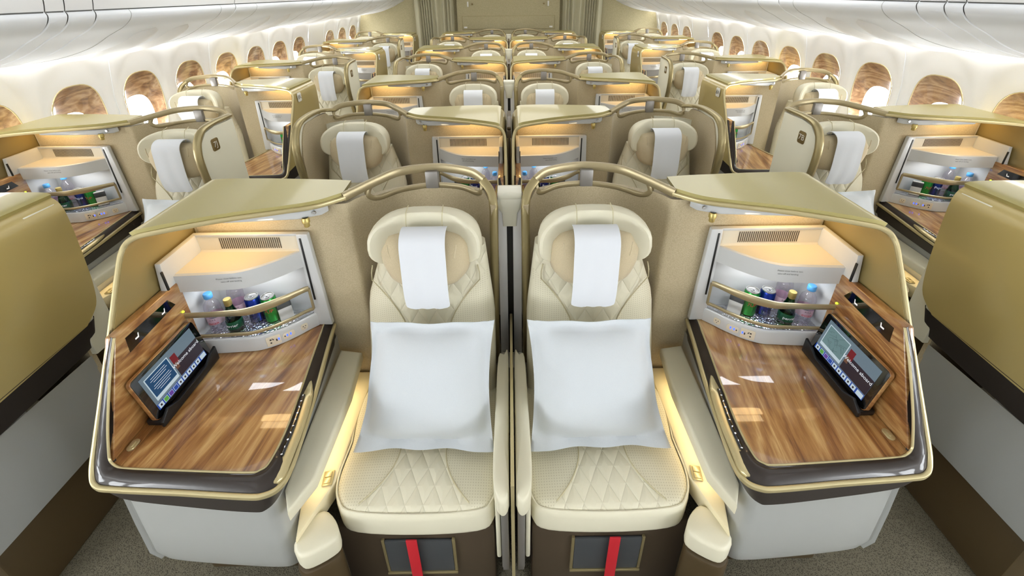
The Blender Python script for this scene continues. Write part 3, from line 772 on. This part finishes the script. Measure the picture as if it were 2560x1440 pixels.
# ------------------------------------------------------------------ things in the minibar
def bent_text(m, s, size, c, r, ang0, z):
    vs, fs = text2d(s, size); out = []
    for a, b in vs:
        th = ang0+S*a/r if True else 0; p = Vector((c[0]*S+r*math.sin(a/r+ang0*S), c[1]-r*math.cos(a/r+ang0*S), z+b)); out.append((S*p.x, p.y, p.z))
    m.add(out, [f[::-1] for f in fs] if S < 0 else fs)
def build_water(u, y, z0, k=1.0):
    t = thing('water_bottle', u, y, z0)
    pr = [(0,0),(.024,0),(.027,.004),(.028,.012),(.0265,.02),(.028,.03),(.028,.075),(.026,.085),(.0275,.095),(.024,.112),(.014,.126),(.0115,.130),(.0115,.138)]
    obj('bottle_body', M().lathe([(r, h*k) for r, h in pr], (u, y, z0), 20), 'pet', t)
    obj('cap', M().lathe([(0,.158*k),(.0125,.158*k),(.0145,.155*k),(.0145,.139*k),(.013,.137*k)], (u, y, z0), 18), 'cap_blue', t, label='blue screw cap')
    lb = obj('bottle_label', M().lathe([(.0286,.032*k),(.0286,.062*k)], (u, y, z0), 20), 'label_pink', t)
    mm = M(); bent_text(mm, 'evian', .017, (u, y), .0291, -.25, z0+.040*k); obj('lettering', mm, 'label_red', lb)
    mm = M()
    for i in range(3): bent_text(mm, 'A', .009, (u, y), .0291, -.5+.25*i, z0+.055*k)
    obj('mountain_mark', mm, 'ink', lb)
    return t
def build_green(u, y, z0):
    t = thing('mineral_water_bottle', u, y, z0)
    obj('bottle_body', M().lathe([(0,0),(.022,0),(.026,.006),(.027,.02),(.0265,.045),(.022,.07),(.014,.098),(.011,.115),(.011,.128)], (u, y, z0), 20), 'green_glass', t)
    obj('cap', M().lathe([(0,.139),(.012,.139),(.013,.136),(.013,.116),(.0118,.112)], (u, y, z0), 16), 'gold_foil', t, label='gold screw cap')
    lb = obj('bottle_label', M().lathe([(.0274,.018),(.0275,.022),(.0271,.045),(.0262,.050)], (u, y, z0), 20), 'label_green', t)
    mm = M(); bent_text(mm, 'perrier', .0165, (u, y), .0281, -.1, z0+.034); obj('lettering', mm, 'ink_white', lb)
    return t
def build_can(u, y, z0, mt, txt, nm='drink_can'):
    t = thing(nm, u, y, z0)
    obj('can_body', M().lathe([(0,0),(.021,0),(.0262,.006),(.0262,.098),(.0225,.107)], (u, y, z0), 24), mt, t)
    obj('can_lid', M().lathe([(0,.106),(.020,.106),(.021,.110),(.0232,.110),(.0235,.106)], (u, y, z0), 24), 'can_top', t)
    obj('ring_pull', M().lathe([(.004,.1075),(.008,.1075),(.008,.109),(.004,.109)], (u, y-.004, z0), 12), 'silver', t)
    mm = M(); bent_text(mm, txt, .020, (u, y), .0266, -.2, z0+.055); obj('lettering', mm, 'ink_white' if mt == 'can_blue' else 'label_red', t)
    return t
def build_tumbler(u, y, z0):
    m = M().lathe([(0,.004),(.024,.004),(.028,.06),(.0285,.062),(.027,.06),(.023,.008),(0,.008)], (u, y, z0), 24)
    return obj('glass_tumbler', m, 'clear_plastic', None, loc=(S*u, y, z0))
def build_packet(u, y, z0):
    t = thing('snack_packet', u, y, z0); R = Matrix.Translation((u, y, z0)) @ Matrix.Rotation(-.7, 4, 'Z') @ Matrix.Rotation(-.15, 4, 'X')
    obj('packet_sleeve', M().box(-.024,.024,-.006,.006,0,.085,.002, mat=R), 'paper', t); obj('dark_label', M().box(-.0245,.0245,-.0066,.0066,.050,.080,.002, mat=R), 'pocket_grey', t)
    return t

# ------------------------------------------------------------------ centre pieces
def build_divider():
    t = thing('centre_divider', 0, 1.25, mirror=False)
    m = M().box(-.047,.047,1.425,1.50,1.222,1.252,.004); m.prism([(-.047,1.425,1.226),(-.047,1.425,1.19),(-.030,1.425,1.165),(-.026,1.425,1.105),(.026,1.425,1.105),(.030,1.425,1.165),(.047,1.425,1.19),(.047,1.425,1.226)], (0,.05,0), .003); obj('top_beam', m, 'cream_plastic', t)
    m = M().box(-.047,-.012,1.432,1.49,.30,1.22,.003); m.box(.012,.047,1.432,1.49,.30,1.22,.003); obj('pillar', m, 'cabin_white', t)
    obj('pillar_slot', M().box(-.012,.012,1.445,1.48,.30,1.205), 'black', t)
    obj('lower_cover', M().box(-.046,.046,1.34,1.43,0,.44,.006), 'cream_plastic', t)
    obj('sliding_panel', M().box(-.0055,.0055,.735,1.44,.02,.655,.002), 'champagne', t)
    return t
def build_filler():
    t = thing('centre_post', 0, 1.25, mirror=False)
    obj('post_body', M().box(-.012,.012,1.09,1.44,0,1.262,.004), 'brown_base', t); obj('post_cap', M().box(-.011,.011,1.10,1.44,1.263,1.280,.004), 'brown_base', t)
    for sx in (-1, 1): obj('post_edge', M().box(sx*.009-.003, sx*.009+.003, 1.084, 1.092, 0, 1.22, .002), 'bronze', t)
    return t

# ------------------------------------------------------------------ lay the cabin out
ORD = ['front', 'second', 'third', 'fourth', 'fifth', 'sixth', 'last']
def area(name, loc, sx, sy, power, color, rot=(0,0,0)):
    L = bpy.data.lights.new(name, 'AREA'); L.shape = 'RECTANGLE'; L.size = sx; L.size_y = sy; L.energy = power; L.color = color
    o = bpy.data.objects.new(name, L); COL.objects.link(o); o.location = loc; o.rotation_euler = rot; return o
WARM = (1.0, .74, .42)
def suite(sgn, dx, dy, where, row, seat_outer, plate=None, side=False, contents=True, pillow=False, warm=True):
    """ sgn: -1 builds with u pointing to -x. where: 'left' / 'right' for the words """
    global S
    S = sgn; wing = seat_outer; a = 'W' if wing else 'N'
    w = f'{ORD[row]} row, {where} of centre' if not side else f'{ORD[row]} row by the {where} windows'
    sh = place(('shell', sgn, a), lambda: build_shell(wing), dx, dy, f'beige cloth seat shell with bronze handrail, {w}', 'seat shell', 'seat shells')
    st = place(('seat', sgn), build_seat, dx, dy, f'cream quilted leather airline seat, {w}', 'seat', 'airline seats')
    co = place(('console', sgn, side and not seat_outer or (not side)), lambda: build_console(side and not seat_outer), dx, dy, f'gold roofed side console with walnut table, {w}', 'console', 'side consoles')
    place(('cover', sgn), build_cover, dx, dy, f'white cloth headrest cover on the seat in the {w}', 'headrest cover', 'headrest covers')
    mb = place(('minibar', sgn), build_minibar, dx, dy, f'white minibar cabinet with bronze rail, {w}', 'minibar', 'minibars')
    if pillow: place(('pillow', sgn), build_pillow, dx, dy, f'square white pillow with flange on the seat, {w}', 'pillow', 'white pillows')
    if row < 3 :
        kd = 'map' if where == 'right' else 'message'
        place(('tablet', sgn, kd), lambda: build_tablet(kd), dx, dy, f'tablet {"showing a map" if kd == "map" else "showing blue panel"} on walnut table, {w}', 'tablet', 'console tablets')
    if contents:
        z = .805; it = f'in the minibar, {w}'
        place(('w1', sgn), lambda: build_water(1.10, 1.222, z), dx, dy, f'blue capped water bottle in front, {it}', 'bottle', 'water bottles')
        place(('w2', sgn), lambda: build_water(1.043, 1.276, z, 1.2), dx, dy, f'taller water bottle standing behind, {it}', 'bottle', 'water bottles')
        place(('g', sgn), lambda: build_green(1.028, 1.212, z), dx, dy, f'green glass bottle with gold cap {it}', 'bottle', 'green bottles')
        place(('cb', sgn), lambda: build_can(.975, 1.262, z, 'can_blue', 'Pepsi'), dx, dy, f'blue drink can {it}', 'can', 'drink cans')
        place(('cg', sgn), lambda: build_can(.915, 1.262, z, 'can_green', '7UP'), dx, dy, f'green drink can {it}', 'can', 'drink cans')
        if row < 2:
            place(('tm', sgn), lambda: build_tumbler(.958, 1.205, z), dx, dy, f'empty clear tumbler before the cans, {it}', 'glass', 'clear tumblers')
            place(('pk', sgn), lambda: build_packet(.862, 1.262, z), dx, dy, f'small upright packet with dark label, {it}', 'packet', 'snack packets')
    if plate:
        mm = M()
        if seat_outer:
            c = Vector((.0275, 1.185, 1.205)); host = [o for o in sh.children if o.name.startswith('wing_panel')][0]; n = (-1,0,0); mts = ('plate_brown', 'plate_white')
        else:
            c = Vector((1.1768, 1.135, 1.225)); host = [o for o in co.children if o.name.startswith('wing_panel')][0]; n = (1,0,0); mts = ('plate_white', 'ink')
        off = Vector((sgn*dx, dy, 0)); c = c+off; hw = .029
        bpy.context.view_layer.update()
        pm = M().prism([(c.x-.001*n[0], c.y+a_, c.z+b_) for a_, b_ in rrect(-hw,hw,-.034,.034,.012)], (n[0]*.003,0,0), .0008)
        pl = obj('number_plate', pm, mts[0], host); tm = M(); text(tm, plate, .044, (c.x+n[0]*.002, c.y, c.z), n, (0,0,1), .0006); obj('seat_number', tm, mts[1], pl)
    X = lambda u: sgn*u+dx
    if warm:
        area('canopy_light', (X(.95), 1.245+dy, 1.258), .30, .03, (.2 if row == 0 else .13) if not side else .09, WARM, (math.radians(0), 0, 0))
        area('armrest_light', (X(.635), 1.02+dy, .538), .02, .42, .27 if not side else .16, (1,.78,.46))
        if row < 3: area('minibar_light', (X(.96), 1.235+dy, 1.012), .24, .04, .42, (.95,.97,1.0))

for r in range(7):
    dy = r*P
    for where, sg in (('left', -1), ('right', 1)):
        if r % 2 == 0: suite(sg, 0, dy, where, r, False, contents=r < 1, pillow=r == 0, warm=True)
        else: suite(-sg, sg*1.19, dy, where, r, True, contents=r < 2, warm=True)
    if r % 2 == 0: place(('div',), build_divider, 0, dy, f'white slotted divider post and panel between the two centre seats, {ORD[r]} row', 'divider', 'centre dividers')
    else: place(('fil',), build_filler, 0, dy, f'brown post between the two centre consoles, {ORD[r]} row', 'post', 'centre posts')
NUM = 6
for r in range(7):
    dy = r*P+SIDEDY
    for where, sg in (('left', -1), ('right', 1)):
        lt = {('left', 0): 'K', ('left', 1): 'J', ('right', 0): 'A', ('right', 1): 'B'}[(where, r % 2)]
        if r % 2 == 0: suite(-sg, sg*2.79, dy, where, r, False, plate=(f'{NUM+r}{lt}' if r else None), side=True, contents=r == 2, warm=r < 4)
        else: suite(sg, sg*1.575, dy, where, r, True, plate=f'{NUM+r}{lt}', side=True, contents=r == 1, pillow=r == 1, warm=r < 4)
S = 1
exec_cabin = True
# ------------------------------------------------------------------ cabin
Y0, Y1 = -1.6, 8.45
WP = [(2.66,0),(2.78,.35),(2.845,.75),(2.86,1.05),(2.845,1.28),(2.82,1.42),(2.775,1.57),(2.742,1.68)]
def xw(z):
    for (a, z0), (b, z1) in zip(WP, WP[1:]):
        if z <= z1: return a+(b-a)*(z-z0)/(z1-z0)
    return WP[-1][0]
WINC = [2.745+.533*i for i in range(-8, 11) if i != 7]
ZC, HW, HH = 1.165, .182, .255        # wood framed opening
RZ, RW, RH = 1.17, .235, .405         # shallow recess around it
def sup(a, e=2.7): c, s_ = math.cos(a), math.sin(a); return math.copysign(abs(c)**(2/e), c), math.copysign(abs(s_)**(2/e), s_)
def xw2(z, y=0):                       # smooth wall
    return xw(z)
for sg, nm in ((-1, 'left'), (1, 'right')):
    m = M(); N = 64; ZA, ZB = .62, 1.68
    m.grid([[(sg*xw(z), y, z) for z in (0,.15,.35,.5,.62)] for y in (Y0, Y1)])
    edges = []
    for i in range(-8, 11):
        yc = 2.745+.533*i; ya, yb = yc-.2665, yc+.2665
        if ya < Y0: continue
        yb2 = yb
        if i == 7:
            m.grid([[(sg*xw(ZA+(ZB-ZA)*j/10), y, ZA+(ZB-ZA)*j/10) for j in range(11)] for y in (ya, yb)]); edges.append(yb); continue
        rings = [[], [], [], [], [], []]
        for j in range(N):
            a = 2*PI*j/N+PI/N; cx, cz = sup(a)
            # point on the cell's border in the same direction
            dx, dz = cx*RW, cz*RH; k = min(.2665/abs(dx) if abs(dx) > 1e-9 else 1e9, ((ZB-RZ) if dz > 0 else (RZ-ZA))/abs(dz) if abs(dz) > 1e-9 else 1e9)
            o = (yc+dx*k, RZ+dz*k); r1 = (yc+dx, RZ+dz); r2 = (yc+cx*(RW-.012), RZ+cz*(RH-.012)); w = (yc+cx*HW, ZC+cz*HH)
            mid = ((r2[0]+w[0])/2, (r2[1]+w[1])/2)
            for q, (p, dxx) in enumerate(((o, 0), (((o[0]+r1[0])/2, (o[1]+r1[1])/2), 0), (r1, 0), (r2, .007), (mid, .009), (w, .012))): rings[q].append((sg*(xw(p[1])+dxx), p[0], p[1]))
        # snap border ring to cell corners
        for cyy, czz in ((ya, ZA), (ya, ZB), (yb, ZA), (yb, ZB)):
            q = min(range(N), key=lambda t_: (rings[0][t_][1]-cyy)**2+(rings[0][t_][2]-czz)**2); rings[0][q] = (sg*xw(czz), cyy, czz)
        m.grid(rings, cv=True)
        if i % 2 == 0: edges.append(yb)
    m.grid([[(sg*xw(ZA+(ZB-ZA)*j/10), y, ZA+(ZB-ZA)*j/10) for j in range(11)] for y in (8.3415, Y1)])
    fixn(m); wl = obj('wall_'+nm, m, 'cabin_white', None, mirror=False, smooth=50); struct(wl)
    for y in edges:
        if y > 0: obj('panel_joint', M().sweep([(sg*(xw(z)-.001), y, z) for z in (.5,.8,1.1,1.3,1.5,1.63)], ell(.0025,.002,6)), 'bin_white', wl, mirror=False)
k_win = 0
for sg in (-1, 1):
    for yc in WINC:
        if yc < 0: continue
        k_win += 1
        w = thing(f'window_{k_win}', sg*2.86, yc, 1.1, mirror=False); struct(w, 'oval cabin window in a walnut surround')
        N = 44; o_, i_, mid = [], [], []
        for j in range(N):
            cx, cz = sup(2*PI*j/N); z = ZC+cz*HH; o_.append((sg*(xw(z)+.010), yc+cx*HW, z)); i_.append((sg*2.935, yc+cx*.128, 1.068+cz*.168))
        mid = [tuple(a*.45+b*.55+(sg*.012 if q == 0 else 0) for q, (a, b) in enumerate(zip(p, r))) for p, r in zip(o_, i_)]
        m = M().grid([o_, mid, i_], cv=True); fixn(m)
        obj('wood_surround', m, 'wood_window', w, mirror=False)
        obj('gold_edge', M().tube([(p[0]-sg*.002, p[1], p[2]) for p in o_], .003, 6, up=(1,0,0), closed=True), 'champagne', w, mirror=False)
        m = M().add([(p[0]+sg*.002, p[1], p[2]) for p in i_], [tuple(range(N))]); obj('outer_pane', m, 'clear_pane', w, mirror=False, smooth=0)
        m = M().grid([[(p[0]+sg*.004, p[1], p[2]) for p in o_], [(p[0]+sg*.004-sg*.0, yc+(p[1]-yc)*.5, ZC+(p[2]-ZC)*.5) for p in o_], [(sg*(xw(ZC)+.012), yc, ZC) for p in o_]], cv=True); obj('cover_pane', fixn(m), 'clear_pane', w, mirror=False)
m = M().box(-2.66, 2.66, Y0, Y1, -.05, 0); struct(obj('floor', m, 'carpet', None, mirror=False, smooth=0))
# overhead bins
BPF = cr([(2.735,0,1.668),(2.71,0,1.634),(2.62,0,1.622),(2.48,0,1.632),(2.32,0,1.660),(2.16,0,1.708),(2.045,0,1.766),(1.965,0,1.803),(1.915,0,1.838),(1.896,0,1.868),(1.902,0,1.888)], 4)
BUP = cr([(1.900,0,1.894),(1.885,0,1.95),(1.89,0,2.04),(1.95,0,2.14),(2.05,0,2.22)], 5)
segs = [(Y0,.30),(.30,1.86),(1.86,1.945),(1.945,2.08),(2.08,3.16),(3.16,4.65),(4.65,6.15),(6.15,7.35),(7.35,Y1)]
for sg, nm in ((-1, 'left'), (1, 'right')):
    for i, (a, b) in enumerate(segs):
        g = .0025; small = b-a < .2
        t = thing('filler_strip' if small else 'overhead_bin', sg*2.3, (a+b)/2, 1.65, mirror=False)
        ys = [a+g, a+g+.004, b-g-.004, b-g]; dz = [.006, 0, 0, .006]
        m = M().grid([[(sg*p.x, y, p.z+d) for p in BPF] for y, d in zip(ys, dz)]); obj('lower_shell', fixn(m), 'bin_white', t, mirror=False)
        m = M().grid([[(sg*p.x, y, p.z+d*0) for p in BUP] for y, d in zip(ys, dz)]); obj('door', fixn(m), 'cabin_white', t, mirror=False)
        if small: tag(t, f'narrow white strip between overhead bins on the {nm}, {"nearer" if i == 2 else "farther"} one', 'panel', 'bin filler strips')
        else:
            tag(t, f'white overhead bin above the {nm} windows, {ORD[max(0, min(6, i-(3 if i > 3 else 0)))]} one along the wall', 'overhead bin', 'overhead bins')
        if not small and b > 2:
            for yy in [a+.42*(b-a), a+.66*(b-a)]:
                rows = []
                for q in range(15):
                    f = q/14; p = BPF[int(6+f*20)]; hw = .085*math.sin(PI*min(1, f*.62+.0))**.8*(1 if f < .8 else math.sqrt(max(0, 1-((f-.8)/.2)**2)))
                    rows.append([(sg*(p.x), yy+hw*c_, p.z-.024*(1-c_*c_)*(1 if 0 < q < 14 else 0)) for c_ in (-1,-.8,-.4,0,.4,.8,1)])
                pu = obj('light_pod', fixn(M().grid(rows)), 'cabin_white', t, mirror=False)
                p = BPF[20]; obj('light_lens', M().lathe([(0,-.013),(.010,-.013),(.014,-.006)], (sg*p.x, yy, p.z), 12), 'silver', pu, mirror=False)
            p0 = BPF[-1]
            for yy in [a+.18*(b-a), a+.85*(b-a)]: obj('panel_seam', M().sweep([(sg*p.x, yy, p.z-.0005) for p in BPF[6:]], ell(.0012,.0012,5)), 'seam', t, mirror=False)
    m = M().grid([[(sg*(p.x+(.012 if p.z > 1.7 else 0)), y, p.z+(.004 if p.z > 1.75 else .012)) for p in BPF+BUP] for y in (Y0, Y1)]); struct(obj('trim_1' if sg < 0 else 'trim_2', m, 'seam', None, mirror=False))
    m = M().box(min(sg*2.70, sg*2.735), max(sg*2.70, sg*2.735), Y0+.02, Y1-.02, 1.622, 1.628); tag(obj('wall_wash_light', m, 'wash_light', None, mirror=False), f'long light strip under the bins washing the {nm} wall', 'light')
# ceiling
cp = cr([(-2.06,0,2.22),(-1.6,0,2.30),(-1.2,0,2.24),(-.9,0,2.25),(-.45,0,2.32),(0,0,2.34),(.45,0,2.32),(.9,0,2.25),(1.2,0,2.24),(1.6,0,2.30),(2.06,0,2.22)], 4)
m = M().grid([[(p.x, y, p.z) for p in cp] for y in (Y0, Y1)]); struct(obj('ceiling', m, 'cabin_white', None, mirror=False))
# bulkhead, curtains, rear wall
m = M().box(-3.0, 3.0, Y1, Y1+.05, 0, 2.4); bh = struct(obj('wall_front', m, 'cloth_bulkhead', None, mirror=False, smooth=0))
m = M().box(-3.0, 3.0, Y0-.05, Y0, 0, 2.4); struct(obj('wall_back', m, 'cabin_white', None, mirror=False, smooth=0))
t = thing('bulkhead_panel', 0, 8.40, 0, mirror=False); tag(t, 'olive beige woven bulkhead panel between the two curtains at the far end', 'panel')
obj('panel_face', M().box(-.96,.96,8.38,8.44,0,2.2,.004), 'cloth_bulkhead', t, mirror=False)
def frame(x0, x1, z0, z1, w=.006, y=8.377):
    m = M(); m.box(x0,x1,y,y+.004,z0,z0+w); m.box(x0,x1,y,y+.004,z1-w,z1); m.box(x0,x0+w,y,y+.004,z0,z1); m.box(x1-w,x1,y,y+.004,z0,z1); return m
fx = obj('flap', M().box(-.86,.86,8.374,8.381,1.31,1.535,.002), 'cloth_bulkhead', t, mirror=False); obj('flap_frame', frame(-.87,.87,1.30,1.54,.005,8.371), 'bronze', fx, mirror=False)
for x in (-.81,.80): obj('latch', M().box(x-.03,x+.03,8.368,8.375,1.325,1.355,.003), 'plate_white', fx, mirror=False)
for x in (-.75,.74): obj('hook', M().box(x-.015,x+.015,8.36,8.382,1.70,1.79,.004), 'plate_white', t, mirror=False)
for x in (-.67,.66): obj('knob', M().lathe([(0,-.02),(.014,-.02),(.016,0)], (x,8.38,1.745), 12, 'y'), 'plate_brown', t, mirror=False)
for sg, nm in ((-1,'left'),(1,'right')):
    rows = []; n = 110
    for zi in range(12):
        z = .02+2.2*zi/11; row = []
        for i in range(n):
            f = i/(n-1); x = 1.0+.73*f; g = 1+.15*math.sin(f*9)
            row.append((sg*(x+.012*math.sin(z*1.3+f*5)), 8.33+.028*math.sin(f*2*PI*9.5*g)*(.7+.3*z/2.2)+.01*math.sin(f*31+z), z))
        rows.append(row)
    m = M().shell(rows, .003); fixn(m); tag(obj('curtain', m, 'curtain', None, loc=(sg*1.36,8.33,0), mirror=False), f'pleated olive grey curtain across the {nm} aisle end', 'curtain', 'aisle curtains')

# ------------------------------------------------------------------ light
w = bpy.data.worlds.new('World'); sc.world = w; w.use_nodes = True
bg = w.node_tree.nodes['Background']; bg.inputs[0].default_value = (.93,.97,1,1); bg.inputs[1].default_value = 26.0
for y, e in ((-.6, .4), (1.2, .5), (3.0, 8), (4.8, 11), (6.6, 13)):
    area('ceiling_light', (0, y, 2.18), 1.5, 1.5, e, (1,.99,.96))
    for sx in (-1, 1): area('aisle_light', (sx*1.5, y, 2.16), .5, 1.5, 2.3+e*.38, (.95,.98,1))
for sx in (-1, 1):
    o = area('window_portal', (sx*2.99, 3.4, 1.055), .45, 10.5, 1, (1,1,1), (0, sx*PI/2, 0)); o.data.cycles.is_portal = True
# camera
f_, y0_, th, yaw, roll, cx_, H_ = 1044.9903, 443.2638, .41790, .0034, -.0107, .0057, 1.95
R_ = Vector((math.cos(yaw), -math.sin(yaw), 0)); Fh = Vector((math.sin(yaw), math.cos(yaw), 0)); U_ = Vector((0,0,1))
fw = Fh*math.cos(th)-U_*math.sin(th); D_ = -(U_*math.cos(th))-Fh*math.sin(th)
ri = R_*math.cos(roll)-D_*math.sin(roll); dn = R_*math.sin(roll)+D_*math.cos(roll)
cam = bpy.data.cameras.new('Camera'); co = bpy.data.objects.new('Camera', cam); COL.objects.link(co)
mt = Matrix.Identity(4)
for i in range(3): mt[i][0] = ri[i]; mt[i][1] = -dn[i]; mt[i][2] = -fw[i]
mt[0][3], mt[1][3], mt[2][3] = cx_, 0, H_
co.matrix_world = mt
cam.sensor_width = 36; cam.lens = f_/2560*36; cam.shift_x = 0; cam.shift_y = -(720-y0_)/2560; cam.clip_start = .02
sc.camera = co
vs = sc.view_settings; vs.view_transform = 'Standard'; vs.look = 'None'; vs.gamma = 1; vs.use_curve_mapping = False; vs.exposure = 0.0
cy = sc.cycles; cy.max_bounces = 8; cy.diffuse_bounces = 4; cy.glossy_bounces = 4; cy.transparent_max_bounces = 12; cy.transmission_bounces = 4
cy.caustics_reflective = False; cy.caustics_refractive = False; cy.use_denoising = True; cy.sample_clamp_indirect = 6
